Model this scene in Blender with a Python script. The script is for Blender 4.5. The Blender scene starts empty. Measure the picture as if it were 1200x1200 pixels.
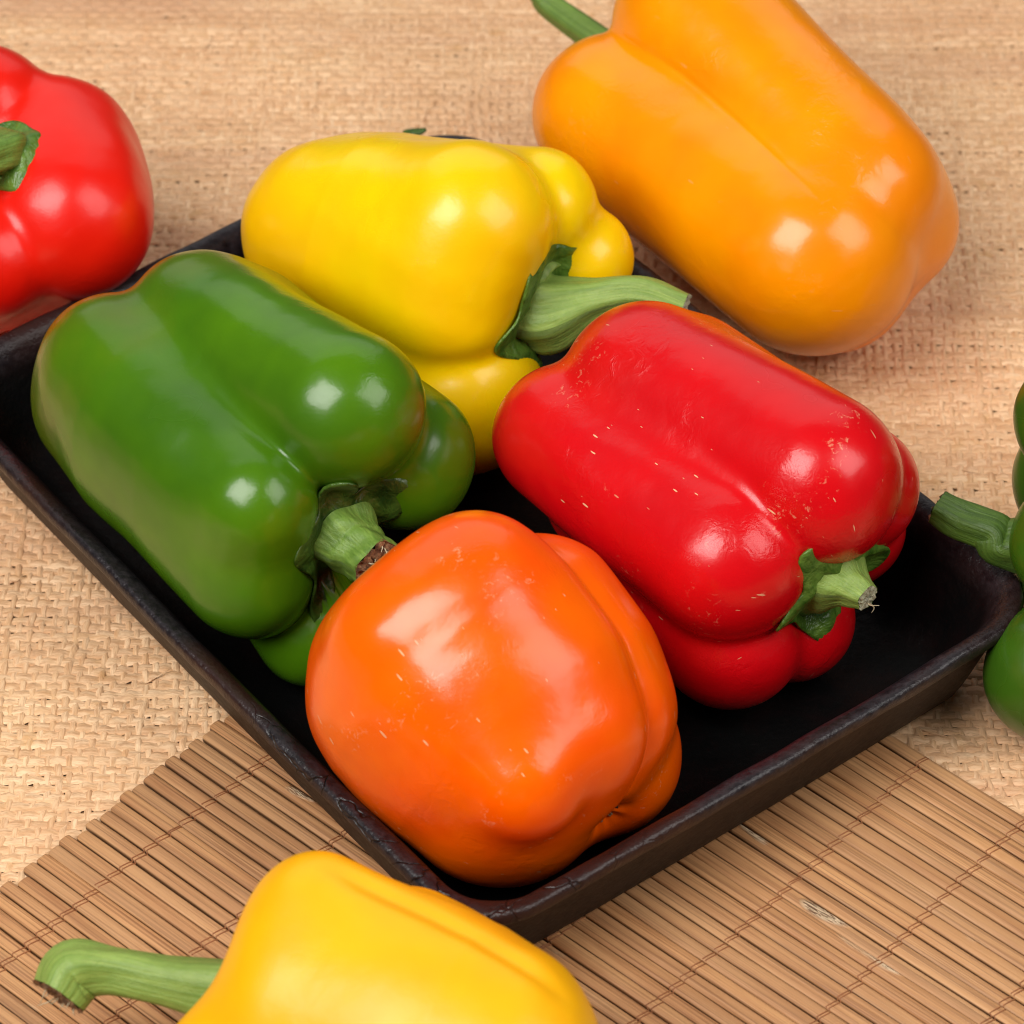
import bpy, bmesh, math, random
import numpy as np
from mathutils import Vector, Matrix

random.seed(7); np.random.seed(7)
scene = bpy.context.scene
S = 0.01                       # the geometry below is written in centimetres

# ------------------------------------------------------------------ camera
PITCH = math.radians(43.7); DIST = 110.0; PPC = 43.0
FWD = np.array([0.0, math.cos(PITCH), -math.sin(PITCH)])
RGT = np.array([1.0, 0.0, 0.0]); UPV = np.array([0.0, math.sin(PITCH), math.cos(PITCH)])
CAM = np.array([0.0, 0.0, 2.0]) - DIST*FWD
FPX = PPC*DIST
cd = bpy.data.cameras.new('camera'); cam = bpy.data.objects.new('camera', cd)
scene.collection.objects.link(cam)
cam.location = Vector(CAM*S); cam.rotation_euler = (math.pi/2-PITCH, 0, 0)
cd.sensor_width = 36; cd.lens = 36*FPX/1200; cd.clip_start = 0.05; cd.clip_end = 50
cd.dof.use_dof = True; cd.dof.focus_distance = (DIST-5.0)*S; cd.dof.aperture_fstop = 22
scene.camera = cam

scene.cycles.filter_width = 1.1

# ------------------------------------------------------------------ light
w = bpy.data.worlds.new('World'); scene.world = w; w.use_nodes = True
w.node_tree.nodes['Background'].inputs[0].default_value = (1.0, 0.97, 0.94, 1)
w.node_tree.nodes['Background'].inputs[1].default_value = 0.045
def softbox(name, loc, tgt, sx, sy, power, col=(1, .975, .94)):
    l = bpy.data.lights.new(name, 'AREA'); l.shape = 'RECTANGLE'; l.size = sx*S; l.size_y = sy*S
    l.energy = power; l.color = col
    o = bpy.data.objects.new(name, l); scene.collection.objects.link(o)
    o.location = Vector(loc)*S
    o.rotation_euler = (Vector(tgt)-Vector(loc)).to_track_quat('-Z', 'Y').to_euler()
    return o
softbox('softbox_key', (-58, -58, 118), (0, 0, 3), 80, 90, 23.0)
softbox('softbox_fill', (82, -38, 100), (0, 0, 3), 75, 80, 8.5)
softbox('softbox_back', (-10, 150, 120), (0, 0, 3), 240, 150, 9.0, (1, .98, .96))
vs = scene.view_settings; vs.view_transform = 'Standard'; vs.look = 'None'; vs.gamma = 1; vs.exposure = 0.0
try: vs.use_curve_mapping = False
except Exception: pass

# ------------------------------------------------------------------ helpers
def P(u, v, z):
    """world point (cm) at height z behind picture point u, v of the photograph"""
    d = FWD + ((u-600)/FPX)*RGT - ((v-600)/FPX)*UPV
    return CAM + ((z-CAM[2])/d[2])*d
def link(o, parent=None):
    scene.collection.objects.link(o)
    if parent: o.parent = parent
    return o
def mesh_obj(name, V, F, mat, parent=None, smooth=True, uv=None, origin=(0, 0, 0)):
    V = np.asarray(V, float)
    me = bpy.data.meshes.new(name)
    me.from_pydata(((V-np.asarray(origin))*S).tolist(), [], F if isinstance(F, list) else F.tolist())
    if uv is not None:
        ul = me.uv_layers.new(name='UVMap')
        li = np.empty(len(me.loops), np.int32); me.loops.foreach_get('vertex_index', li)
        ul.data.foreach_set('uv', np.asarray(uv, float)[li].ravel())
    if smooth: me.polygons.foreach_set('use_smooth', [True]*len(me.polygons))
    for m in (mat if isinstance(mat, (list, tuple)) else [mat]): me.materials.append(m)
    o = bpy.data.objects.new(name, me)
    return link(o, parent)
def empty(name, loc, label, cat, group=None):
    o = bpy.data.objects.new(name, None); o.empty_display_size = .02; o.location = Vector(loc)*S
    o['label'] = label; o['category'] = cat
    if group: o['group'] = group
    return link(o)
def grid_faces(nu, nv, close_u=False, base=0, flip=False):
    """vertex index = i*nv + j, i in 0..nu-1, j in 0..nv-1"""
    iu = np.arange(nu if close_u else nu-1); jv = np.arange(nv-1)
    I, J = np.meshgrid(iu, jv, indexing='ij'); I2 = (I+1) % nu
    F = np.stack([I*nv+J, I2*nv+J, I2*nv+J+1, I*nv+J+1], -1).reshape(-1, 4)+base
    return F[:, ::-1] if flip else F
def catmull(pts, n):
    p = [np.asarray(q, float) for q in pts]; p = [2*p[0]-p[1]]+p+[2*p[-1]-p[-2]]
    out = []
    seg = len(p)-3
    for k in range(n):
        t = k/(n-1)*seg; i = min(int(t), seg-1); f = t-i
        a, b, c, d = p[i:i+4]
        out.append(.5*((2*b)+(c-a)*f+(2*a-5*b+4*c-d)*f*f+(3*b-3*c+d-a)*f**3))
    return np.array(out)
def wav(X, seed, f0, n=6):
    """smooth pseudo-noise of points X (N,3), about -1..1"""
    r = np.random.RandomState(seed); s = np.zeros(len(X))
    for i in range(n):
        k = r.normal(size=3)*f0*(1+.35*i); s += np.sin(X@k+r.uniform(0, 6.28))/(1+.25*i)
    return s/2.2

# node helpers
class N:
    def __init__(s, name):
        s.m = bpy.data.materials.new(name); s.m.use_nodes = True; s.t = s.m.node_tree
        s.b = s.t.nodes['Principled BSDF']
    def n(s, typ, **kw):
        x = s.t.nodes.new('ShaderNode'+typ)
        for k, v in kw.items():
            if k.startswith('_'): setattr(x, k[1:], v)
            else:
                key = int(k[1:]) if k[0] == 'i' and k[1:].isdigit() else k.replace('_', ' ')
                s.put(x.inputs[key], v)
        return x
    def put(s, sock, v):
        if isinstance(v, bpy.types.NodeSocket): s.t.links.new(v, sock)
        elif isinstance(v, bpy.types.Node): s.t.links.new(v.outputs[0], sock)
        else:
            if hasattr(sock.default_value, '__len__') and not isinstance(v, str) and len(v) == 3 and len(sock.default_value) == 4: v = (*v, 1)
            sock.default_value = v
    def set(s, **kw):
        for k, v in kw.items(): s.put(s.b.inputs[k.replace('_', ' ')], v)
    def coord(s, kind='Object', scale=(1, 1, 1), loc=(0, 0, 0), rot=(0, 0, 0)):
        tc = s.n('TexCoord'); mp = s.n('Mapping', Vector=tc.outputs[kind], Scale=scale, Location=loc, Rotation=rot)
        return mp.outputs[0]
    def noise(s, vec, scale, detail=3, rough=.5, dist=0):
        return s.n('TexNoise', Vector=vec, Scale=scale, Detail=detail, Roughness=rough, Distortion=dist).outputs[0]
    def ramp(s, f, *stops, interp='LINEAR'):
        r = s.n('ValToRGB', Fac=f); r.color_ramp.interpolation = interp
        e = r.color_ramp.elements
        while len(e) < len(stops): e.new(.5)
        for x, (p, c) in zip(e, stops):
            x.position = p; x.color = (c, c, c, 1) if isinstance(c, (int, float)) else (*c, 1)
        return r.outputs[0]
    def mix(s, f, a, b, blend='MIX'):
        x = s.n('Mix', _data_type='RGBA', _blend_type=blend)
        s.put(x.inputs[0], f); s.put(x.inputs[6], a); s.put(x.inputs[7], b)
        return x.outputs[2]
    def math(s, op, a, b=0.0, c=None):
        x = s.n('Math', _operation=op); s.put(x.inputs[0], a); s.put(x.inputs[1], b)
        if c is not None: s.put(x.inputs[2], c)
        return x.outputs[0]
    def bump(s, h, dist, strength=1.0, normal=None):
        x = s.n('Bump', Height=h, Distance=dist, Strength=strength)
        if normal is not None: s.put(x.inputs['Normal'], normal)
        return x.outputs[0]
# ------------------------------------------------------------------ materials
def pepper_mat(name, base, deep, tip, tip_amt=0.0, flecks=.5, rough=.30, sss=.12, wrinkle=.5, coat=.35, seed=0.0):
    m = N(name)
    co = m.coord('Object', loc=(seed, seed*.7, 0))
    big = m.noise(co, 26, 3, .55); mid = m.noise(co, 90, 4, .6)
    col = m.mix(m.ramp(big, (.35, 0), (.68, 1)), base, deep)
    col = m.mix(m.math('MULTIPLY', m.ramp(mid, (.45, 0), (.75, 1)), .22), col, deep)
    uv = m.n('UVMap').outputs[0]
    sep = m.n('SeparateXYZ', Vector=uv)
    # ripening at the blossom end (v = 0) with an uneven border
    edge = m.math('ADD', sep.outputs[1], m.math('MULTIPLY', m.math('SUBTRACT', m.noise(co, 45, 3), .5), .30))
    rip = m.ramp(edge, (.10, 1), (.36, 0))
    col = m.mix(m.math('MULTIPLY', rip, tip_amt), col, tip)
    # small pale corky scratches running with the fruit
    mp = m.n('Mapping', Vector=uv, Scale=(120, 15, 1), Rotation=(0, 0, .10))
    vo = m.n('TexVoronoi', Vector=mp.outputs[0], Scale=1.6, Randomness=1.0)
    cellr = m.n('SeparateColor', Color=vo.outputs['Color'])
    fl = m.math('MULTIPLY', m.math('LESS_THAN', vo.outputs['Distance'], m.math('MULTIPLY', m.math('POWER', cellr.outputs[1], 2.0), .22)), m.math('GREATER_THAN', cellr.outputs[0], .66))
    patch = m.ramp(m.noise(co, 32, 2), (.44, 0), (.54, 1))
    fl = m.math('MULTIPLY', m.math('MULTIPLY', fl, patch), flecks)
    bloom = m.math('MULTIPLY', m.ramp(m.noise(co, 420, 4, .75, 1.0), (.58, 0), (.66, 1)), m.ramp(m.noise(co, 48, 2), (.58, 0), (.66, 1)))
    col = m.mix(m.math('MULTIPLY', bloom, flecks*.45), col, (.85, .55, .32))
    col = m.mix(fl, col, (.80, .55, .30))
    # fine orange-peel, wrinkled patches
    fine = m.noise(co, 900, 2, .5)
    wr = m.n('TexNoise', Vector=m.coord('Object', scale=(1, 1, 1)), Scale=230, Detail=4, Roughness=.6, Distortion=1.2).outputs[0]
    wpatch = m.ramp(m.noise(co, 38, 2), (.48, 0), (.66, 1))
    n1 = m.bump(m.noise(co, 60, 2, .5), .0009, .6)
    n2 = m.bump(fine, .00006, .45, n1)
    n3 = m.bump(m.math('MULTIPLY', wr, wpatch), .0004, wrinkle, n2)
    n4 = m.bump(fl, .0002, .6, n3)
    m.set(Base_Color=col, Normal=n4, Coat_Weight=coat*.25, Coat_Roughness=.12, Coat_Normal=n3, Specular_IOR_Level=.42)
    m.set(Roughness=m.math('ADD', m.math('MULTIPLY', m.ramp(big, (.3, 0), (.7, 1)), .06), rough-.055))
    m.set(Subsurface_Weight=sss, Subsurface_Radius=(1, .45, .12), Subsurface_Scale=.004)
    return m.m
M = {}
M['green'] = pepper_mat('green_pepper_skin', (.072, .190, .003), (.042, .130, .003), (.16, .10, .006), .55, .0, .27, .08, .35, .45, 1.0)
M['red'] = pepper_mat('red_pepper_skin', (.68, .0025, .006), (.55, .0015, .005), (.66, .02, .004), .4, .8, .29, .06, .8, .5, 2.0)
M['yellow'] = pepper_mat('yellow_pepper_skin', (.94, .63, .000), (.93, .52, .000), (.92, .50, .003), .5, .0, .31, .10, .2, .4, 3.0)
M['yellow_deep'] = pepper_mat('golden_pepper_skin', (.94, .47, .000), (.92, .39, .000), (.92, .46, .002), .5, .0, .43, .06, .2, .15, 4.0)
M['orange'] = pepper_mat('orange_pepper_skin', (.94, .14, .000), (.92, .085, .000), (.86, .11, .003), .4, .8, .25, .03, .6, .45, 5.0)
M['amber'] = pepper_mat('amber_pepper_skin', (.95, .335, .000), (.93, .25, .000), (.90, .21, .002), .5, .15, .25, .03, .8, .45, 6.0)
M['scarlet'] = pepper_mat('scarlet_pepper_skin', (.80, .012, .003), (.72, .006, .002), (.78, .03, .003), .4, .0, .34, .08, .2, .3, 7.0)
M['dark_green'] = pepper_mat('dark_green_pepper_skin', (.045, .125, .006), (.028, .085, .005), (.03, .09, .006), .4, .0, .30, .08, .3, .4, 8.0)

def stem_mat(name, light, dark, streak=70.0, rough=.5):
    m = N(name); co = m.coord('Object'); uv = m.n('UVMap').outputs[0]
    st = m.n('TexNoise', Vector=m.n('Mapping', Vector=uv, Scale=(22, 1.6, 1)).outputs[0], Scale=1.5, Detail=4, Roughness=.6).outputs[0]
    col = m.mix(m.ramp(st, (.32, 0), (.7, 1)), dark, light)
    col = m.mix(m.math('MULTIPLY', m.ramp(m.noise(co, 260, 3), (.45, 0), (.75, 1)), .45), col, dark)
    nb = m.bump(st, .0006, .8); nb = m.bump(m.noise(co, 500, 3, .6), .0005, .6, nb)
    m.set(Base_Color=col, Roughness=rough, Normal=nb, Specular_IOR_Level=.45, Subsurface_Weight=.08, Subsurface_Radius=(.4, 1, .2), Subsurface_Scale=.002)
    return m.m
M['stem'] = stem_mat('green_stem', (.20, .33, .055), (.085, .17, .02))
M['stem_pale'] = stem_mat('pale_green_stem', (.30, .42, .09), (.15, .25, .04))
M['stem_dark'] = stem_mat('dark_green_stem', (.10, .19, .022), (.04, .09, .010))
def calyx_mat(name, light, dark):
    m = N(name); co = m.coord('Object'); 
    v = m.noise(co, 170, 4, .65, .6)
    col = m.mix(m.ramp(v, (.35, 0), (.68, 1)), dark, light)
    nb = m.bump(m.noise(co, 210, 3, .6, .5), .0016, .8)
    m.set(Base_Color=col, Roughness=.36, Normal=nb, Specular_IOR_Level=.5)
    return m.m
M['calyx'] = calyx_mat('green_calyx', (.13, .24, .03), (.035, .10, .008))
M['calyx_dark'] = calyx_mat('dark_calyx', (.07, .14, .016), (.018, .05, .005))
def cut_mat(name, a, b, rough=.85):
    m = N(name); co = m.coord('Object')
    col = m.mix(m.ramp(m.noise(co, 500, 4, .7), (.35, 0), (.65, 1)), a, b)
    m.set(Base_Color=col, Roughness=rough, Normal=m.bump(m.noise(co, 600, 4, .7), .001, 1.0)); return m.m
M['cut_pale'] = cut_mat('dried_pale_stem_end', (.62, .60, .45), (.36, .36, .22))
M['cut_brown'] = cut_mat('dried_brown_stem_end', (.40, .22, .10), (.10, .05, .025))
M['fibre'] = cut_mat('dry_fibre', (.65, .56, .38), (.40, .32, .18))
M['scar'] = cut_mat('dark_blossom_scar', (.035, .015, .006), (.012, .006, .003))

def tray_mat():
    m = N('black_glazed_tray'); co = m.coord('Object')
    geo = m.n('NewGeometry'); uv = m.n('UVMap').outputs[0]; sep = m.n('SeparateXYZ', Vector=uv)
    # u = 0 outer wall, .5 rim, 1 inside
    n = m.noise(co, 60, 5, .65); nf = m.noise(co, 420, 4, .7)
    outer = m.mix(m.ramp(n, (.3, 0), (.7, 1)), (.013, .008, .006), (.032, .020, .014))
    rimc = m.mix(m.ramp(nf, (.4, 0), (.72, 1)), (.0085, .0065, .0085), (.030, .024, .028))
    rimc = m.mix(m.ramp(m.noise(co, 22, 3), (.50, 0), (.66, 1)), rimc, (.026, .010, .008))
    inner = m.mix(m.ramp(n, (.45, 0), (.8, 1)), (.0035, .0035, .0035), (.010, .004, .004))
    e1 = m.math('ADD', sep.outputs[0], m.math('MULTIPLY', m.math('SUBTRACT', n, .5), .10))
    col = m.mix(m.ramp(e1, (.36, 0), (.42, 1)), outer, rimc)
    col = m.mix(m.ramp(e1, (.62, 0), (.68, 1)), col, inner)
    # cracked lacquer along the rim near the front corner
    cr = m.n('TexVoronoi', Vector=m.n('Mapping', Vector=co, Scale=(1, 1, .4)).outputs[0], Scale=95, _feature='DISTANCE_TO_EDGE')
    wob = m.n('TexVoronoi', Vector=m.mix(.012, co, m.n('TexNoise', Vector=co, Scale=60, Detail=3).outputs[1]), Scale=70, _feature='DISTANCE_TO_EDGE')
    crack = m.ramp(wob.outputs[0], (0, 0), (.022, 1))
    pos = m.n('SeparateXYZ', Vector=co)
    d2 = m.n('VectorMath', _operation='DISTANCE', i0=co, i1=(-.02, -.118, .035))
    zone = m.ramp(m.math('ADD', d2.outputs['Value'], m.math('MULTIPLY', m.math('SUBTRACT', n, .5), .05)), (.030, 1), (.062, 0))
    zone = m.math('MULTIPLY', zone, m.ramp(sep.outputs[0], (.36, 0), (.40, 1), (.66, 1), (.75, 0)))
    crz = m.math('SUBTRACT', 1.0, m.math('MULTIPLY', m.math('SUBTRACT', 1.0, crack), zone))
    col = m.mix(crz, (.002, .002, .002), col)
    nb = m.bump(m.noise(co, 130, 5, .7), .0012, .55)
    nb = m.bump(nf, .0004, .7, nb)
    nb = m.bump(crz, .0006, .8, nb)
    spec = m.ramp(e1, (.36, .25), (.45, .45), (.58, .40), (.68, .10))
    m.set(Base_Color=col, Normal=nb, Specular_IOR_Level=spec, Roughness=m.math('ADD', m.ramp(e1, (.36, .55), (.45, .34), (.62, .32), (.7, .42)), m.math('MULTIPLY', m.math('SUBTRACT', nf, .5), .3)))
    return m.m
M['tray'] = tray_mat()

def straw_mat(name, axis):
    m = N(name); co = m.coord('Object')
    sc = (12, 130, 130) if axis == 0 else (130, 12, 130)
    fib = m.n('TexNoise', Vector=m.n('Mapping', Vector=co, Scale=tuple(x*10 for x in sc)).outputs[0], Scale=1.0, Detail=4, Roughness=.65).outputs[0]
    sc2 = (9, 40, 20) if axis == 0 else (40, 9, 20)
    band = m.n('TexNoise', Vector=m.n('Mapping', Vector=co, Scale=tuple(x*10 for x in sc2)).outputs[0], Scale=1.0, Detail=3, Roughness=.6).outputs[0]
    tone = m.noise(co, 9, 3, .6)
    a, b, c = (.72, .42, .205), (.95, .67, .41), (.42, .19, .08)
    col = m.mix(m.ramp(band, (.30, 0), (.66, 1)), a, b)
    col = m.mix(m.math('MULTIPLY', m.ramp(fib, (.46, 0), (.70, 1)), .7), col, c)
    col = m.mix(m.math('MULTIPLY', m.ramp(m.noise(co, 130, 3), (.60, 0), (.74, 1)), .55), col, (.60, .33, .12))
    col = m.mix(m.math('MULTIPLY', m.ramp(tone, (.40, 0), (.62, 1)), .35), col, (.70, .36, .19))
    oi = m.n('ObjectInfo')
    bnd = m.noise(m.coord('Object', scale=(.12, 1, 1)), 26, 3, .6)
    col = m.mix(m.math('MULTIPLY', m.ramp(bnd, (.52, 0), (.66, 1)), .42), col, (.52, .26, .15))
    col = m.mix(m.math('MULTIPLY', m.ramp(oi.outputs['Random'], (.6, 0), (1, 1)), .30 if axis == 0 else .2), col, (.50, .25, .11))
    m.set(Base_Color=col, Roughness=.58, Specular_IOR_Level=.35, Normal=m.bump(fib, .0004, .9))
    return m.m
M['weft'] = straw_mat('straw_weft', 0); M['warp'] = straw_mat('straw_warp', 1)

def bamboo_mat():
    m = N('bamboo_slat'); oi = m.n('ObjectInfo'); tc = m.n('TexCoord')
    off = m.n('Combine' + 'XYZ', X=m.math('MULTIPLY', oi.outputs['Random'], 3.0), Y=m.math('MULTIPLY', oi.outputs['Random'], 7.0))
    v = m.n('VectorMath', _operation='ADD', i0=tc.outputs['Object'], i1=off.outputs[0]).outputs[0]
    g1 = m.n('TexNoise', Vector=m.n('Mapping', Vector=v, Scale=(9, 1500, 900)).outputs[0], Scale=1.0, Detail=4, Roughness=.65, Distortion=.25).outputs[0]
    g2 = m.n('TexNoise', Vector=m.n('Mapping', Vector=v, Scale=(30, 420, 300)).outputs[0], Scale=1.0, Detail=3, Roughness=.6, Distortion=.4).outputs[0]
    tone = m.n('TexNoise', Vector=m.n('Mapping', Vector=v, Scale=(10, 10, 10)).outputs[0], Scale=1.0, Detail=2).outputs[0]
    light, mid, dark = (.63, .330, .140), (.44, .200, .080), (.16, .055, .02)
    col = m.mix(m.ramp(g2, (.30, 0), (.70, 1)), mid, light)
    col = m.mix(m.math('MULTIPLY', m.ramp(g1, (.50, 0), (.62, 1)), .6), col, dark)
    col = m.mix(m.math('MULTIPLY', oi.outputs['Random'], .38), col, (.36, .18, .085))
    col = m.mix(m.math('MULTIPLY', m.ramp(tone, (.45, 0), (.7, 1)), .35), col, (.60, .36, .18))
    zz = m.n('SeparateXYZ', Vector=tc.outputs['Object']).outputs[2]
    col = m.mix(m.ramp(m.math('MULTIPLY', zz, 500.0), (.38, .85), (.64, 0)), col, (.06, .022, .008))  # lower slat sides coloured dark to stand in for shade in the gaps
    # pale torn fibres in a few places
    tz = m.n('TexNoise', Vector=m.n('Mapping', Vector=v, Scale=(28, 90, 60)).outputs[0], Scale=1.0, Detail=1).outputs[0]
    tear = m.ramp(tz, (.71, 0), (.75, 1))
    wv = m.n('TexNoise', Vector=m.n('Mapping', Vector=v, Scale=(200, 1500, 900)).outputs[0], Scale=1.0, Detail=4, Distortion=1.5).outputs[0]
    col = m.mix(tear, col, m.ramp(wv, (.40, (.20, .10, .05)), (.52, (.74, .54, .34))))
    nb = m.bump(g1, .0005, .8); nb = m.bump(m.math('MULTIPLY', tear, wv), .0012, 1, nb)
    m.set(Base_Color=col, Roughness=.46, Specular_IOR_Level=.4, Normal=nb)
    return m.m
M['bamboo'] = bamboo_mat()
def plain(name, c, r=.7):
    m = N(name); co = m.coord('Object'); n = m.noise(co, 300, 3, .6)
    m.set(Base_Color=m.mix(n, tuple(x*.6 for x in c), tuple(min(1, x*1.3) for x in c)), Roughness=r, Normal=m.bump(n, .0003, .6)); return m.m
M['thread'] = plain('brown_thread', (.33, .125, .045), .6)
M['table'] = plain('brown_tabletop', (.45, .24, .11), .7)
# ------------------------------------------------------------------ setting: table under the mats
def slab(name, x0, x1, y0, y1, z0, z1, mat):
    V = [(x, y, z) for z in (z0, z1) for y in (y0, y1) for x in (x0, x1)]
    F = [[0, 2, 3, 1], [4, 5, 7, 6], [0, 1, 5, 4], [2, 6, 7, 3], [0, 4, 6, 2], [1, 3, 7, 5]]
    return mesh_obj(name, V, F, mat, smooth=False)
tb = slab('tabletop', -60, 60, -50, 75, -3.0, -.12, M['table']); tb['kind'] = 'structure'

def tube(pts, rad, nside=6, closed_caps=True):
    pts = np.asarray(pts, float); rad = np.broadcast_to(np.asarray(rad, float), (len(pts),))
    T = np.gradient(pts, axis=0); T /= np.linalg.norm(T, axis=1)[:, None]+1e-9
    up = np.array([0, 0, 1.]) if abs(T[0][2]) < .9 else np.array([1., 0, 0])
    U = []; u = np.cross(T[0], up); u /= np.linalg.norm(u)
    for t in T:
        u = u-t*(u@t); u /= np.linalg.norm(u); U.append(u)
    U = np.array(U); W = np.cross(T, U)
    a = np.linspace(0, 2*math.pi, nside, endpoint=False)
    V = pts[None]+rad[None, :, None]*(np.cos(a)[:, None, None]*U[None]+np.sin(a)[:, None, None]*W[None])
    V = V.reshape(-1, 3)   # index = i*n + j
    F = grid_faces(nside, len(pts), close_u=True, flip=True).tolist()
    if closed_caps:
        n = len(pts); F.append([i*n for i in range(nside)]); F.append([i*n+n-1 for i in range(nside)][::-1])
    return V, F

# ------------------------------------------------------------------ woven straw mat: every strand its own part
X0, X1, Y0, Y1 = -25.0, 25.0, -25.0, 36.0
PX, PY = .29, .31
raffia = empty('straw_mat', (0, 0, 0), 'woven pale straw mat spread over the whole table under everything else', 'place mat')
wx = np.arange(X0, X1, PX); wy = np.arange(Y0, Y1, PY)
def wobx(x, y): return .045*np.sin(y*.9+x*1.3)+.07*np.sin(y*.23+x*.31)+.03*np.sin(y*2.3-x*.7)
def woby(x, y): return .05*np.sin(x*.8+y*1.1)+.10*np.sin(x*.17+y*.13+1)+.03*np.sin(x*2.1+y*.9)
rs = np.random.RandomState(3)
def strand(name, horizontal, idx, c):
    a, b, p = (X0, X1, PX) if horizontal else (Y0, Y1, PY)
    n = int((b-a)/p)*2+1
    t = a+np.arange(n)*p*.5 - p*.5
    cross = (t-a)/p
    amp = .030
    h = amp*np.cos(np.pi*(cross+idx)) * (1 if horizontal else -1)
    h = h*(.85+.3*rs.rand(n))+.012*rs.normal()
    wbase = (PY*.565 if horizontal else PX*.33)*(1+.07*rs.normal())
    wd = wbase*(1+.10*np.sin(t*1.7+rs.rand()*6)+.08*rs.normal(size=n))
    wd = np.clip(wd, .24*PX, .66*PY)
    jit = .018*np.sin(t*2.2+rs.rand()*6)+.010*rs.normal(size=n)
    V = []; prof = [(-1, -.05), (-.62, .0), (.62, .004), (1, -.045)]
    for q, dz in prof:
        o = q*wd
        if horizontal: X = t; Y = np.full(n, c)+jit+o+woby(t, c)
        else: Y = t; X = np.full(n, c)+jit+o+wobx(c, t)
        V.append(np.stack([X, Y, h+dz+.03*abs(q)*rs.normal()*0], 1))
    V = np.stack(V, 1).reshape(-1, 3)
    F = grid_faces(n, 4, flip=not horizontal)
    return mesh_obj(name, V, F, M['weft' if horizontal else 'warp'], raffia)
for i, y in enumerate(wy): strand('weft_strand', True, i, y)
for i, x in enumerate(wx): strand('warp_strand', False, i, x)

FV, FF = [], []; nb_ = 0
for k in range(150):
    x, y_ = rs.uniform(-17, 17), rs.uniform(-16, 28); a = rs.normal()*.5 + (0 if rs.rand() < .6 else 1.57); ln = rs.uniform(.2, .9)
    d = np.array([math.cos(a), math.sin(a), 0]); q = np.array([-d[1], d[0], 0])
    v, f = tube(catmull([(x, y_, .03), np.array([x, y_, .06+.06*rs.rand()])+d*ln*.5+q*rs.normal()*.06, np.array([x, y_, .04+.1*rs.rand()])+d*ln+q*rs.normal()*.12], 6), np.linspace(.022, .008, 6), 4)
    FV.append(v); FF += [[i+nb_ for i in g_] for g_ in f]; nb_ += len(v)
sf = mesh_obj('stray_fibres', np.vstack(FV), FF, M['weft'], raffia); sf['kind'] = 'stuff'

# ------------------------------------------------------------------ bamboo mat
BA = math.radians(-41.6); bs = np.array([math.cos(BA), math.sin(BA)]); bn = np.array([-math.sin(BA), math.cos(BA)])
ZB = .10; BP = .42; NTOP = 1.66; SL = -1.72
def bxy(s, n): return bs*s+bn*n
o0 = bxy(SL, NTOP)
bamboo = empty('bamboo_mat', (o0[0], o0[1], ZB), 'slatted brown bamboo mat with brown stitching lying under the front of the black tray', 'bamboo mat')
nst = 68; rb = np.random.RandomState(11)
ninfo = []
for i in range(nst):
    nc = NTOP-BP*(i+.5); wid = BP*(.456+.010*rb.normal()); wid = min(wid, BP*.482)
    hgt = .155+.014*rb.normal(); L = 36+rb.rand()*.2; s0 = SL+.10*rb.normal()
    ns = 28; sv = np.concatenate([[0, .02, .07], np.linspace(.8, L-.1, ns), [L-.02, L]])
    sh = np.ones(len(sv)); sh[0] = .72; sh[1] = .9; sh[-1] = .72; sh[-2] = .9
    bow = .014*np.sin(sv*.35+rb.rand()*6)+.008*np.sin(sv*1.1+rb.rand()*6)
    flat = rb.rand()
    prof = [(-1, 0), (-1, .66), (-.92, .90), (-.55, .985+.02*flat), (.1, 1.0), (.6, .99), (.92, .90), (1, .66), (1, 0)]
    V = []
    for k, (q, z) in enumerate(prof):
        y = q*wid*sh+bow; zz = z*hgt*(.6+.4*sh)+.003*np.sin(sv*2+k)
        V.append(np.stack([sv, y, np.where(z == 0, 0, zz)], 1))
    V = np.stack(V, 1); m_ = V.shape[1]; V = V.reshape(-1, 3)
    F = grid_faces(len(sv), m_, flip=True).tolist()
    F.append(list(range(m_))); F.append(list(range((len(sv)-1)*m_, len(sv)*m_))[::-1])
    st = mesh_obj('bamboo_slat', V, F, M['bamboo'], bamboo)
    c = bxy(s0, nc)-o0
    st.location = Vector((c[0], c[1], 0))*S; st.rotation_euler = (0, 0, BA)
    ninfo.append((nc, wid, hgt))
for k in range(11):
    s = .19+3.26*k if k < 2 else .19+3.24*k
    if k == 0: s = .15
    for sgn in (-1, 1):
        pts = []
        for i, (nc, wid, hgt) in enumerate(ninfo[:64]):
            js = .02*rb.normal()
            for f in (1.0, .80, .2, -.2, -.80):
                z = ZB+(.03 if f == 1.0 else hgt*(1.0 if abs(f) < .5 else .95)+.012)
                # each stitch leans a little across its slat
                ss = s+sgn*.058+js+.055*f+ .05*math.sin(nc*.5+k)
                p = bxy(ss, nc+f*BP*.5); pts.append((p[0], p[1], z))
        V, F = tube(pts, .018, 5)
        mesh_obj('binding_thread', V, F, M['thread'], bamboo, origin=(o0[0], o0[1], ZB))

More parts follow.
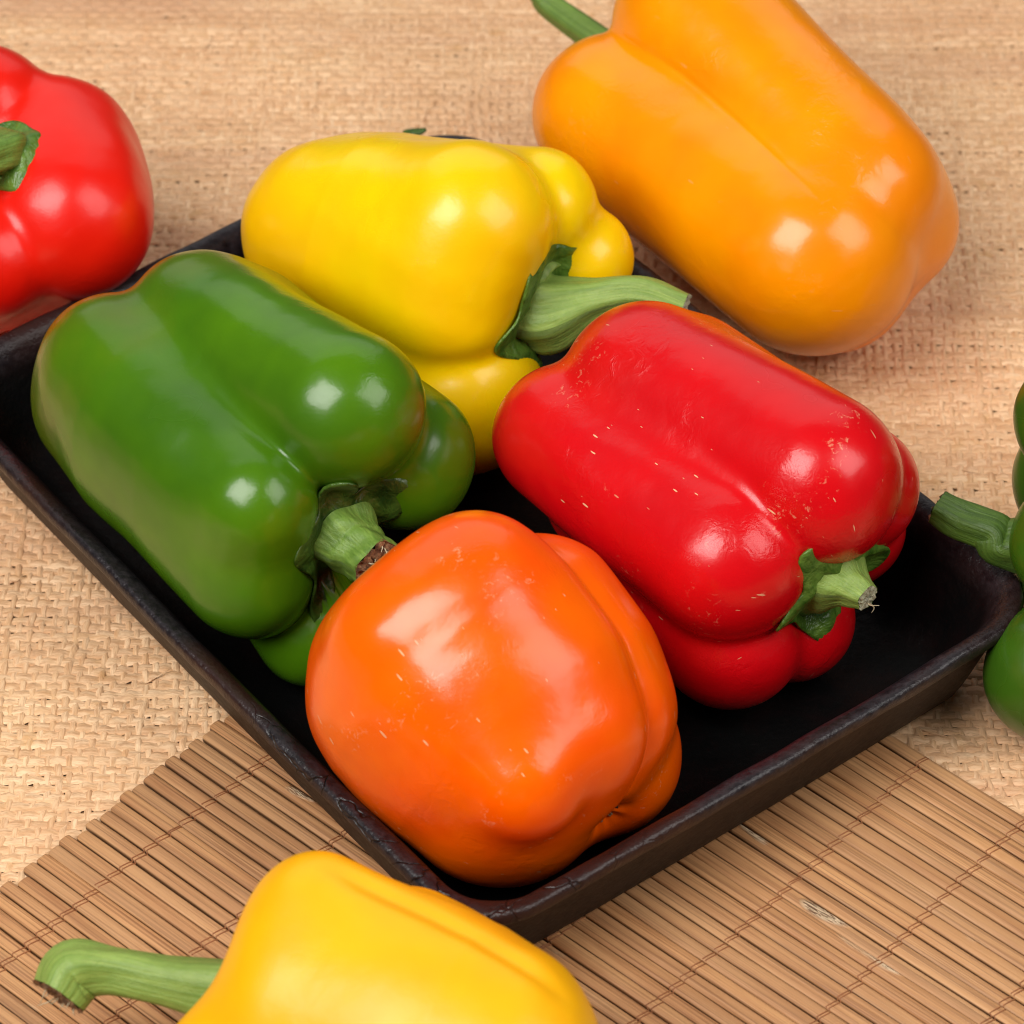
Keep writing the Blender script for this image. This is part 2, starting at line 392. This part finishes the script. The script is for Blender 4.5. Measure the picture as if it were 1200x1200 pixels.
# ------------------------------------------------------------------ black tray
TC = np.array([-1.18, -.55]); TYAW = math.radians(-52.5); TL, TW = 25.8, 18.95; TZ = .24
te = np.array([math.cos(TYAW), math.sin(TYAW)]); tn = np.array([-math.sin(TYAW), math.cos(TYAW)])
def rrect(L, W, R, bow=.0, n=24, m=36):
    """closed rounded rectangle, constant vertex count"""
    pts = []
    cs = [(L/2-R, W/2-R, 0), (-L/2+R, W/2-R, 90), (-L/2+R, -W/2+R, 180), (L/2-R, -W/2+R, 270)]
    for i, (cx, cy, a0) in enumerate(cs):
        for k in range(n+1):
            a = math.radians(a0+90*k/n); pts.append((cx+R*math.cos(a), cy+R*math.sin(a)))
        nx, ny, na = cs[(i+1) % 4]; a = math.radians(na)
        q0 = np.array(pts[-1]); q1 = np.array((nx+R*math.cos(a), ny+R*math.sin(a)))
        for k in range(1, m):
            f = k/m; q = q0+(q1-q0)*f
            d = np.array([math.cos(a), math.sin(a)]); q = q+d*bow*math.sin(math.pi*f)
            pts.append(tuple(q))
    return np.array(pts)
# (inset from outer rim edge, height above the tray's foot, u)
prof = [(3.2, .12, 0), (2.5, .12, .02), (2.3, 0, .05), (1.45, 0, .08), (1.22, .06, .12), (1.08, .35, .17), (.80, 1.3, .24), (.46, 2.4, .31), (.34, 2.70, .35),
        (.10, 2.84, .38), (.01, 2.96, .41), (-.01, 3.16, .44), (.04, 3.29, .47), (.14, 3.34, .50), (.34, 3.30, .53), (.50, 3.20, .57), (.63, 3.02, .61),
        (.80, 2.7, .66), (1.25, 1.8, .75), (1.6, .95, .82), (1.95, .50, .88), (2.6, .32, .93), (4.2, .28, .96), (6.8, .27, .98), (9.0, .27, 1.0)]
rings = []; UVt = []
for q, (ins, z, u) in enumerate(prof):
    R = max(1.95-ins*.5, .35); 
    R = min(R, (TW/2-ins)*.98)
    p = rrect(TL-2*ins, TW-2*ins, R, bow=.10*max(0, 1-ins/3))
    rings.append(np.column_stack([p[:, 0:1]*te+p[:, 1:2]*tn+TC, np.full(len(p), z+TZ)]))
rings = np.array(rings)
nr, nc_ = rings.shape[:2]
flatv = rings.reshape(-1, 3)
amp = np.array([.2 if p[1] < .4 else 1.0 for p in prof]).repeat(nc_)
dis = wav(flatv, 5, .55)*.05+wav(flatv, 6, 2.2)*.022
rimw = np.array([1.0 if .38 <= p[2] <= .61 else .25 for p in prof]).repeat(nc_)
flatv = flatv.copy(); flatv[:, 2] += dis*amp*rimw
nrm = flatv[:, :2]-TC; nrm /= np.linalg.norm(nrm, axis=1)[:, None]+1e-9
flatv[:, :2] += nrm*(wav(flatv, 8, .9)*.03)[:, None]*amp[:, None]
F = grid_faces(nr, nc_)
Fc = np.stack([np.arange(nr-1)*nc_+nc_-1, (np.arange(nr-1)+1)*nc_+nc_-1, (np.arange(nr-1)+1)*nc_, np.arange(nr-1)*nc_], 1)
F = np.vstack([F, Fc]).tolist()
F.append([(nr-1)*nc_+k for k in range(nc_)])
F.append([k for k in range(nc_)][::-1])
uvt = np.array([(p[2], k/nc_) for p in prof for k in range(nc_)])
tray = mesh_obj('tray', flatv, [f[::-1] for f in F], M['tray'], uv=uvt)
tray['label'] = 'black rectangular tray with rounded corners and cracked rim holding five peppers'; tray['category'] = 'tray'
md = tray.modifiers.new('sub', 'SUBSURF'); md.levels = 1; md.render_levels = 1

# ------------------------------------------------------------------ peppers
LOBES = {
  'green': {'km': [1, 2.6, 0.75, 1.4, 0.8], 'C': [-6.99, -0.81, 5.25], 'az': -53, 'el': 0, 'lobes': [[143.76, 2.31, 1.79, -3.68, 2.4, 1.65, 3.2], [201.35, 1.67, 2.26, -4.2, 2.43, 1.77, 3.18], [72.14, 1.83, 2.06, -2.98, 3.2, 2.09, 3.13], [6.0, 2.07, 2.13, -3.22, 2.83, 1.93, 3.1], [254.79, 1.38, 1.71, -2.32, 3.27, 1.55, 3.91]]},
  'red': {'km': [1, 0.7, 0.6, 0.6, 0.6, 0.6], 'C': [5.1, -2.16, 4.99], 'az': -46, 'el': 0, 'lobes': [[164.04, 1.7, 1.98, -3.61, 2.0, 2.2, 2.6], [73.56, 1.53, 2.34, -2.65, 2.17, 2.24, 3.3], [21.33, 1.86, 2.17, -2.45, 2.28, 1.74, 3.31], [336.88, 1.4, 1.8, -2.5, 2.46, 1.64, 2.94], [229.83, 1.6, 1.8, -2.5, 2.93, 1.95, 2.76], [271.93, 1.6, 1.8, -2.5, 2.63, 1.73, 3.13]]},
  'yellow_back': {'km': [1, 2.2, 0.9, 1.2, 0.8, 0.8], 'C': [-2.51, 7.04, 4.89], 'az': -32, 'el': 3, 'lobes': [[156.53, 0.88, 2.13, -3.06, 2.03, 2.04, 2.1], [103.23, 1.29, 1.9, -2.65, 2.66, 2.44, 2.05], [46.77, 1.41, 1.72, -2.37, 2.58, 1.78, 2.79], [4.85, 1.4, 1.8, -2.5, 2.2, 1.57, 3.94], [223.26, 1.4, 1.8, -2.5, 2.99, 2.43, 2.56], [280.43, 1.41, 1.78, -2.51, 2.74, 0.98, 2.21]]},
  'orange_front': {'km': [1, 1.1, 1.3, 0.3, 1.0, 2.2], 'C': [-0.16, -9.68, 5.06], 'az': -46, 'el': -25, 'lobes': [[189.83, 1.69, 2.15, -2.12, 1.3, 2.2, 1.7], [142.93, 2.17, 2.23, -1.95, 2.4, 1.7, 2.1], [92.11, 2.06, 2.11, -2.0, 1.5, 1.8, 2.0], [27.96, 1.93, 1.8, -1.1, 1.57, 1.86, 1.91], [320.96, 2.1, 2.2, -1.6, 2.06, 2.18, 2.39], [235.0, 2.12, 2.41, -1.3, 1.74, 2.43, 1.85]]},
  'orange_back': {'km': [1, 0.5, 0.8, 0.8], 'C': [7.24, 12.5, 4.16], 'az': 128, 'el': 0, 'lobes': [[7.61, 1.66, 2.96, -4.2, 2.27, 2.4, 4.06], [100.68, 1.31, 2.41, -3.9, 2.68, 2.53, 3.52], [189.95, 1.28, 2.11, -4.05, 1.6, 1.8, 3.5], [279.97, 1.74, 2.13, -3.83, 1.6, 1.9, 3.5]]},
  'red_left': {'km': [1, 0.7, 2.8, 0.7, 0.7], 'C': [-15.29, 10.33, 4.41], 'az': -50, 'el': 58, 'lobes': [[58.34, 1.6, 1.9, -1.8, 2.3, 1.83, 1.31], [-2.52, 1.7, 2.1, -1.8, 2.31, 2.32, 1.16], [300.53, 1.63, 2.06, -1.72, 2.3, 2.5, 2.03], [234.99, 1.59, 1.9, -1.79, 2.4, 1.8, 1.6], [150.0, 1.6, 1.9, -1.8, 2.4, 2.0, 1.6]]},
  'yellow_front': {'km': [1, 2.8, 0.35, 2, 1], 'C': [-2.73, -20.36, 4.28], 'az': 154, 'el': -5, 'lobes': [[111.62, 1.16, 1.98, -2.56, 2.78, 1.43, 2.27], [60.82, 1.5, 2.0, -3.38, 2.1, 1.65, 1.84], [150.13, 1.23, 1.64, -2.57, 2.32, 1.41, 0.5], [0.1, 1.5, 2.0, -3.2, 2.38, 1.78, 3.02], [270.0, 1.6, 2.0, -2.6, 1.87, 1.96, 2.58]]},
  'green_right': {'km': [1, 1, 1, 1, 1], 'C': [16.99, -4.04, 4.48], 'az': 176, 'el': 0, 'lobes': [[116.03, 1.4, 2.0, -2.6, 3.48, 1.8, 2.33], [45.29, 1.5, 1.9, -2.8, 2.4, 1.7, 2.44], [319.36, 1.6, 2.0, -2.6, 3.32, 1.86, 2.68], [181.54, 1.6, 2.0, -2.6, 2.63, 1.98, 1.9], [270.11, 1.6, 2.0, -2.6, 2.36, 1.99, 1.94]]}}
def frame(az, el):
    az, el = math.radians(az), math.radians(el)
    e = np.array([math.cos(el)*math.cos(az), math.cos(el)*math.sin(az), math.sin(el)])
    a = np.array([-math.sin(az), math.cos(az), 0.0]); return e, a, np.cross(e, a)
def rcone(X, A, ra, B, rb):
    """signed distance to a cone with round ends"""
    ba = B-A; l2 = ba@ba; rr = ra-rb; a2 = l2-rr*rr; il2 = 1/l2
    pa = X-A; y = pa@ba; z = y-l2
    x2 = ((pa*l2-y[:, None]*ba)**2).sum(1); y2 = y*y*l2; z2 = z*z*l2
    k = np.sign(rr)*rr*rr*x2
    d = (np.sqrt(x2*a2*il2)+y*rr)*il2-ra
    c1 = np.sign(z)*a2*z2 > k; c2 = np.sign(y)*a2*y2 < k
    d = np.where(c2, np.sqrt(x2+y2)*il2-ra, d)
    return np.where(c1, np.sqrt(x2+z2)*il2-rb, d)
def smin(a, b, k):
    h = np.clip(.5+.5*(b-a)/k, 0, 1); return b+(a-b)*h-k*h*(1-h)
class Pepper:
    def __init__(s, key, k=(1.1, .5), core=(2.1, 1.9), core_in=(.55, .75), seed=1, lump=.06, nu=288, nv=176, pit=None, groove=None, shrink=0.0):
        d = LOBES[key]; s.C = np.array(d['C']); s.e, s.a, s.b = frame(d['az'], d['el']); s.L = d['lobes']; s.seed = seed; s.lump = lump
        s.k = k; s.km = d['km']+[1.0]; s.cones = []
        for ph, o0_, r0, s0, o1, r1, s1 in s.L:
            r0, r1 = r0-shrink, r1-shrink
            q = math.cos(math.radians(ph))*s.a+math.sin(math.radians(ph))*s.b
            s.cones.append((s.C+s0*s.e+o0_*q, r0, s.C+s1*s.e+o1*q, r1))
        lo = np.mean([l[3]-l[2] for l in s.L])+core_in[0]; hi = np.mean([l[6]+l[5] for l in s.L])-core_in[1]
        s.lo, s.hi = lo, hi
        s.cones.append((s.C+(lo+core[0])*s.e, core[0], s.C+(hi-core[1])*s.e, core[1]))
        # directions
        ph = np.linspace(0, 2*math.pi, nu, endpoint=False); th = np.linspace(0, math.pi, nv)
        PH, TH = np.meshgrid(ph, th, indexing='ij')
        D = (-np.cos(TH))[..., None]*s.e+np.sin(TH)[..., None]*(np.cos(PH)[..., None]*s.a+np.sin(PH)[..., None]*s.b)
        D = D.reshape(-1, 3); s.mid = s.C+s.e*(lo+hi)/2
        r = s.cast(s.mid, D); V = s.mid+D*r[:, None]
        V = V+D*(wav(V, seed, .55)*lump+wav(V, seed+50, 1.0)*lump*.12)[:, None]
        for gphi, gw, gd, ga, gb in (groove or []):
            X = V-s.C; sa = X@s.e; an = np.degrees(np.arctan2(X@s.b, X@s.a)); rad = np.hypot(X@s.a, X@s.b)
            dph = (an-(gphi+3.5*np.sin(sa*.45+1))+180) % 360-180; win = np.clip((sa-ga)/1.2, 0, 1)*np.clip((gb-sa)/1.2, 0, 1)
            V = V-D*(gd*win*np.exp(-(np.radians(dph)*rad/gw)**2))[:, None]
        if pit:
            s.tipdir = s.e*math.cos(pit[2]); q = -FWD-s.e*(s.e@-FWD); s.tipdir = s.tipdir+q/np.linalg.norm(q)*math.sin(pit[2])
            s.tip = s.mid+s.tipdir*s.cast(s.mid, s.tipdir[None])[0]
            dd = V-s.tip; rr_ = np.linalg.norm(dd, axis=1); an = np.arctan2(dd@s.a, dd@s.b)
            V = V-s.tipdir*(pit[1]*np.exp(-(rr_/pit[0])**2)*(1+.18*np.sin(an*5+1)+.12*np.sin(an*9)))[:, None]
        s.V = V; s.uv = np.stack([PH.ravel()/(2*math.pi), TH.ravel()/math.pi], 1); s.F = grid_faces(nu, nv, close_u=True); s.nv = nv; s.nu = nu
        s.base = V[V[:, 2].argmin()].copy()
    def sdf(s, X):
        t = np.clip(((X-s.C)@s.e-s.lo)/(s.hi-s.lo), 0, 1); k = np.interp(t, [0, .3, .6, 1], [s.k[0]*.6, s.k[0], s.k[0]*.9, s.k[1]])
        d = None
        for c, km in zip(s.cones, s.km):
            q = rcone(X, *c); d = q if d is None else smin(d, q, k*km)
        return d
    def cast(s, O, D, far=11.0):
        """outermost crossing of the surface along rays from inside"""
        r = np.full(len(D), far); 
        act = np.ones(len(D), bool)
        for _ in range(70):
            d = s.sdf(O+D*r[:, None]); r = r-np.maximum(d, 0)*.9
        return r
    def surf(s, X, direction):
        """march points X (outside) along direction until they meet the skin"""
        t = np.zeros(len(X))
        for _ in range(60):
            d = s.sdf(X+direction*t[:, None]); t = t+np.clip(d, 0, 2)*.9
            t = np.minimum(t, 12)
        Y = X+direction*t[:, None]
        return Y
def build_pepper(name, key, label, mat, group=None, **kw):
    p = Pepper(key, **kw)
    base = np.array([p.mid[0], p.mid[1], p.V[:, 2].min()])
    root = empty(name, base, label, 'bell pepper', group)
    mesh_obj('body', p.V, p.F[:, ::-1] if FLIP else p.F, M[mat], root, uv=p.uv, origin=base)
    p.root = root; p.basept = base
    return p
FLIP = False
def calyx(p, R, npts=5, rot=0.0, mat='calyx', star=.28, neck=.55, rise=.5, center=None, maxclimb=1.3, lift=.05, irr=.10, axis=None):
    e, a, b = (p.e, p.a, p.b) if axis is None else axis
    top = p.hi+2.5; nr_, na = 15, 96
    ang = np.linspace(0, 2*math.pi, na, endpoint=False); rr = np.linspace(0, 1, nr_)
    rs_ = np.random.RandomState(int(R*100)+npts)
    ph = [rs_.uniform(0, 6.28) for _ in range(4)]
    spike = np.abs(np.cos((ang-rot)*npts/2))**3.0
    Rr = R*(1-star+star*2*spike*(.75+.25*np.sin(ang*2+ph[0]))+irr*np.sin(3*ang+ph[1])*.6+irr*.5*np.sin(7*ang+ph[2]))
    A, K = np.meshgrid(ang, rr, indexing='ij'); RHO = Rr[:, None]*K
    off = RHO[..., None]*(np.cos(A)[..., None]*a+np.sin(A)[..., None]*b)
    X = (p.C+top*e+off).reshape(-1, 3)
    Y = p.surf(X, -e); h = ((Y-p.C)@e).reshape(na, nr_)
    h0 = h[:, 1].mean(); h = np.minimum(h, h0+maxclimb)
    # smooth the height round the ring a little
    for _ in range(3): h = .5*h+.25*(np.roll(h, 1, 0)+np.roll(h, -1, 0))
    fl = neck*1.9
    h = h+lift+np.where(RHO < fl, rise*(1-RHO/fl)**2, 0)+.035*np.sin(A*11+K*9)*K+.10*K**6*np.sin(A*3+ph[3])
    V = (p.C+off+h[..., None]*e).reshape(-1, 3)
    F = grid_faces(na, nr_, close_u=True)
    uv = np.stack([A.ravel()/(2*math.pi), K.ravel()], 1)
    o = mesh_obj('calyx', V, F, M[mat], p.root, uv=uv, origin=p.basept)
    sd = o.modifiers.new('thick', 'SOLIDIFY'); sd.thickness = .07*S; sd.offset = 0
    return p.C+(h0+lift)*e
def stem(p, pts, rads, mat='stem', cut='cut_pale', ribs=5, n=40, ribamp=.07, cap=.25, fibres=0, twist=.5, raw=False, seed=1):
    path = catmull(pts, n)
    rad = np.interp(np.linspace(0, 1, n), np.linspace(0, 1, len(rads)), rads)
    for _ in range(3): rad[1:-1] = .5*rad[1:-1]+.25*(rad[2:]+rad[:-2])
    ns = 40; V, F = tube(path, rad, ns, False)
    V = V.reshape(ns, n, 3); A = np.linspace(0, 2*math.pi, ns, endpoint=False)[:, None]; K = np.linspace(0, 1, n)[None]
    mod = 1+ribamp*np.cos(ribs*(A+twist*K))+.04*np.sin(2*A+5*K+seed)+.03*np.sin(K*17+A*3+seed)
    V = path[None]+(V-path[None])*mod[..., None]
    uv = np.stack([(A+0*K).ravel()/(2*math.pi), (K+0*A).ravel()], 1)
    st = mesh_obj('stem', V.reshape(-1, 3), F, M[mat], p.root, uv=uv, origin=p.basept)
    # the cut end: an uneven, slightly hollow disc
    ring = V[:, -1]; c = ring.mean(0); d = path[-1]-path[-2]; d /= np.linalg.norm(d)
    rr = np.linspace(1, 0, 7); VV = []
    rs_ = np.random.RandomState(seed)
    for q in rr:
        pr = c+(ring-c)*(q*1.015)+d*(cap*(-.35*(1-q)+.25*np.sin(q*3.14)))*rad[-1]+d*(rs_.normal(size=ns)[:, None]*.07*rad[-1]*(q > .05))
        VV.append(pr)
    VV = np.array(VV).transpose(1, 0, 2).reshape(-1, 3)
    mesh_obj('cut_end', VV, grid_faces(ns, 7, close_u=True), M[cut], st, origin=p.basept)
    for k in range(fibres):
        a0 = rs_.uniform(0, 6.28); q = c+(ring[int(a0/6.283*ns) % ns]-c)*rs_.uniform(.3, .95)
        dd = d+rs_.normal(size=3)*.55; dd /= np.linalg.norm(dd); ln = rs_.uniform(.18, .5)
        fp = [q-d*.05, q+dd*ln*.5+rs_.normal(size=3)*.03, q+dd*ln+rs_.normal(size=3)*.07]
        fv, ff = tube(catmull(fp, 7), np.linspace(.025, .008, 7), 5)
        mesh_obj('dry_fibre', fv, ff, M['fibre'], st, origin=p.basept)
    return st

# --- green pepper, left in the tray
g = build_pepper('green_pepper', 'green', 'large green bell pepper lying along the left side of the black tray', 'green', k=(1.0, .40), seed=11, lump=.07)
c0 = calyx(g, 1.9, 5, .4, 'calyx_dark', neck=.75, rise=.3, maxclimb=.75)
stem(g, [c0-g.e*.1, c0+g.e*.55, c0+g.e*1.0+g.b*.08, c0+g.e*1.5+g.b*.12], [1.0, .80, .68, .70], 'stem', 'cut_brown', fibres=9, seed=2)
# --- red pepper, right in the tray
r = build_pepper('red_pepper', 'red', 'glossy red bell pepper with pale scratches lying in the tray on its right side', 'red', k=(1.0, .42), seed=21, lump=.06)
c0 = calyx(r, 1.95, 5, .9, 'calyx', star=.22, neck=1.15, rise=.6, maxclimb=.38)
stem(r, [c0-r.e*.1, c0+r.e*.4, c0+r.e*.9, c0+r.e*1.45], [1.35, .98, .55, .36], 'stem_pale', 'cut_pale', fibres=2, seed=5)
# --- yellow pepper, back of the tray
y = build_pepper('yellow_pepper', 'yellow_back', 'yellow bell pepper with a long green stem lying in the tray at its back', 'yellow', k=(1.1, .45), seed=31, lump=.05, shrink=.10)
c0 = calyx(y, 2.3, 5, .5, 'calyx', neck=.95, rise=.5, maxclimb=.55, star=.16)
stem(y, [c0-y.e*.1, c0+y.e*.55, P(695, 352, c0[2]+.45), P(750, 345, c0[2]+.75), P(802, 362, c0[2]+.6)], [1.3, 1.12, .60, .50, .42], 'stem_pale', 'cut_pale', ribs=6, seed=7)
# --- orange pepper, front of the tray
o = build_pepper('orange_pepper', 'orange_front', 'plump stemless orange bell pepper in the front corner of the black tray', 'orange', k=(1.2, .35), core=(3.7, 3.3), core_in=(.3, -.1), seed=41, lump=.05, pit=(.5, .42, -.07), nu=400, groove=[(57, .35, .12, -3.4, 4.8), (57, .08, .04, -3.0, 4.8)])
# small dark pit where the blossom sat, with a few torn flaps
ax = o.tipdir; tip = o.tip
t1 = np.cross(ax, (0, 0, 1)); t1 /= np.linalg.norm(t1); t2 = np.cross(ax, t1)
VV = []; rs2 = np.random.RandomState(4)
for q in np.linspace(1, 0, 6):
    for a_ in np.linspace(0, 2*math.pi, 28, endpoint=False):
        rad = (.30+.07*math.sin(3*a_)+.05*rs2.normal())*q
        X = tip+t1*rad*math.cos(a_)*1.35+t2*rad*math.sin(a_)*.75
        Y = o.surf((X+ax*1.5)[None], -ax)[0]
        dq = np.linalg.norm(Y-tip); VV.append(Y+ax*(.03+.04*math.sin(q*3.14)+.03*rs2.rand()-.42*math.exp(-(dq/.5)**2)))
VV = np.array(VV).reshape(6, 28, 3).transpose(1, 0, 2).reshape(-1, 3)
mesh_obj('blossom_scar', VV, grid_faces(28, 6, close_u=True), M['scar'], o.root, origin=o.basept)
for k in range(5):
    a_ = rs2.uniform(0, 6.28); q = tip+t1*.33*math.cos(a_)*1.3+t2*.28*math.sin(a_)-ax*.22
    fv, ff = tube(catmull([q, q+ax*.10+t1*.08*math.cos(a_), q+ax*.12+t1*.22*math.cos(a_)+t2*.1*math.sin(a_)], 6), np.linspace(.05, .015, 6), 5)
    mesh_obj('dry_flap', fv, ff, M['cut_brown'], o.root, origin=o.basept)
# --- amber pepper behind the tray
ob = build_pepper('orange_pepper', 'orange_back', 'long amber orange bell pepper lying on the straw mat behind the tray', 'amber', k=(1.1, .8), core=(3.15, 3.2), core_in=(.35, .75), seed=51, lump=.03, nu=420, groove=[(56, .55, .11, -5.6, 5.2), (56, .085, .055, -5.4, 4.6)])
c0 = calyx(ob, 1.1, 5, .2, 'calyx', neck=.6, rise=.4)
stem(ob, [c0-ob.e*.1, c0+ob.e*.7, P(652, 12, c0[2]+.3), P(632, -8, c0[2]+.6), P(612, -30, c0[2]+.9)], [.8, .5, .42, .36, .34], 'stem', 'cut_pale', seed=3)
# --- red pepper at the left edge
rl = build_pepper('red_pepper', 'red_left', 'bright red bell pepper on the straw mat behind the tray at the left edge', 'scarlet', k=(1.0, .5), seed=61, lump=.05)
c0 = calyx(rl, 1.15, 5, .6, 'calyx', neck=.7, rise=.45, maxclimb=.5, star=.12)
stem(rl, [c0-rl.e*.1, c0+rl.e*.4-rl.a*.15, c0+rl.e*.7-rl.a*.8, c0+rl.e*.8-rl.a*1.7], [.85, .62, .52, .48], 'stem', 'cut_pale', seed=4)
# --- yellow pepper at the bottom edge
yf = build_pepper('yellow_pepper', 'yellow_front', 'golden yellow bell pepper with a hooked stem, lying on the bamboo mat', 'yellow_deep', k=(1.0, .8), core=(3.0, 3.3), core_in=(.55, .5), seed=71, lump=.05, nu=400, groove=[(104, .30, .15, -4.6, 2.2)])
c0 = calyx(yf, 1.75, 5, .2, 'calyx', neck=.8, rise=.45, maxclimb=.6)
stem(yf, [c0-yf.e*.1, c0+yf.e*.6, P(195, 1150, c0[2]), P(130, 1137, c0[2]), P(88, 1140, c0[2]-.1), P(68, 1166, c0[2]-.35)], [1.15, .86, .60, .57, .82, .66], 'stem_pale', 'cut_brown', fibres=9, ribs=4, seed=9)
# --- green pepper at the right edge
gr = build_pepper('green_pepper', 'green_right', 'dark green bell pepper on the straw mat to the right of the tray', 'dark_green', k=(.9, .45), seed=81, lump=.05)
c0 = calyx(gr, 1.2, 5, .2, 'calyx_dark', neck=.7, rise=.4)
stem(gr, [c0-gr.e*.1, c0+gr.e*.8, P(1165, 624, c0[2]+.2), P(1128, 610, c0[2]+.2), P(1100, 594, c0[2]+.3)], [.9, .62, .55, .5, .45], 'stem_dark', 'cut_brown', seed=6)

# --- scrap of leaf on the far rim
q = P(487, 157, 3.62); rs3 = np.random.RandomState(2)
fv, ff = tube(catmull([q+(-.35, .1, -.05), q+(-.1, 0, .10), q+(.1, .05, .05), q+(.3, .05, .16)], 12), .05+.07*np.sin(np.linspace(.2, 3.0, 12)), 8)
fv = q+(fv-q)*np.array([1, 1.3, .7])
lf = mesh_obj('leaf_scrap', fv, ff, M['calyx_dark'], origin=q); lf.location = Vector(q)*S
lf['label'] = 'tiny dark green leaf scrap peeking over the far rim behind the yellow pepper'; lf['category'] = 'leaf'
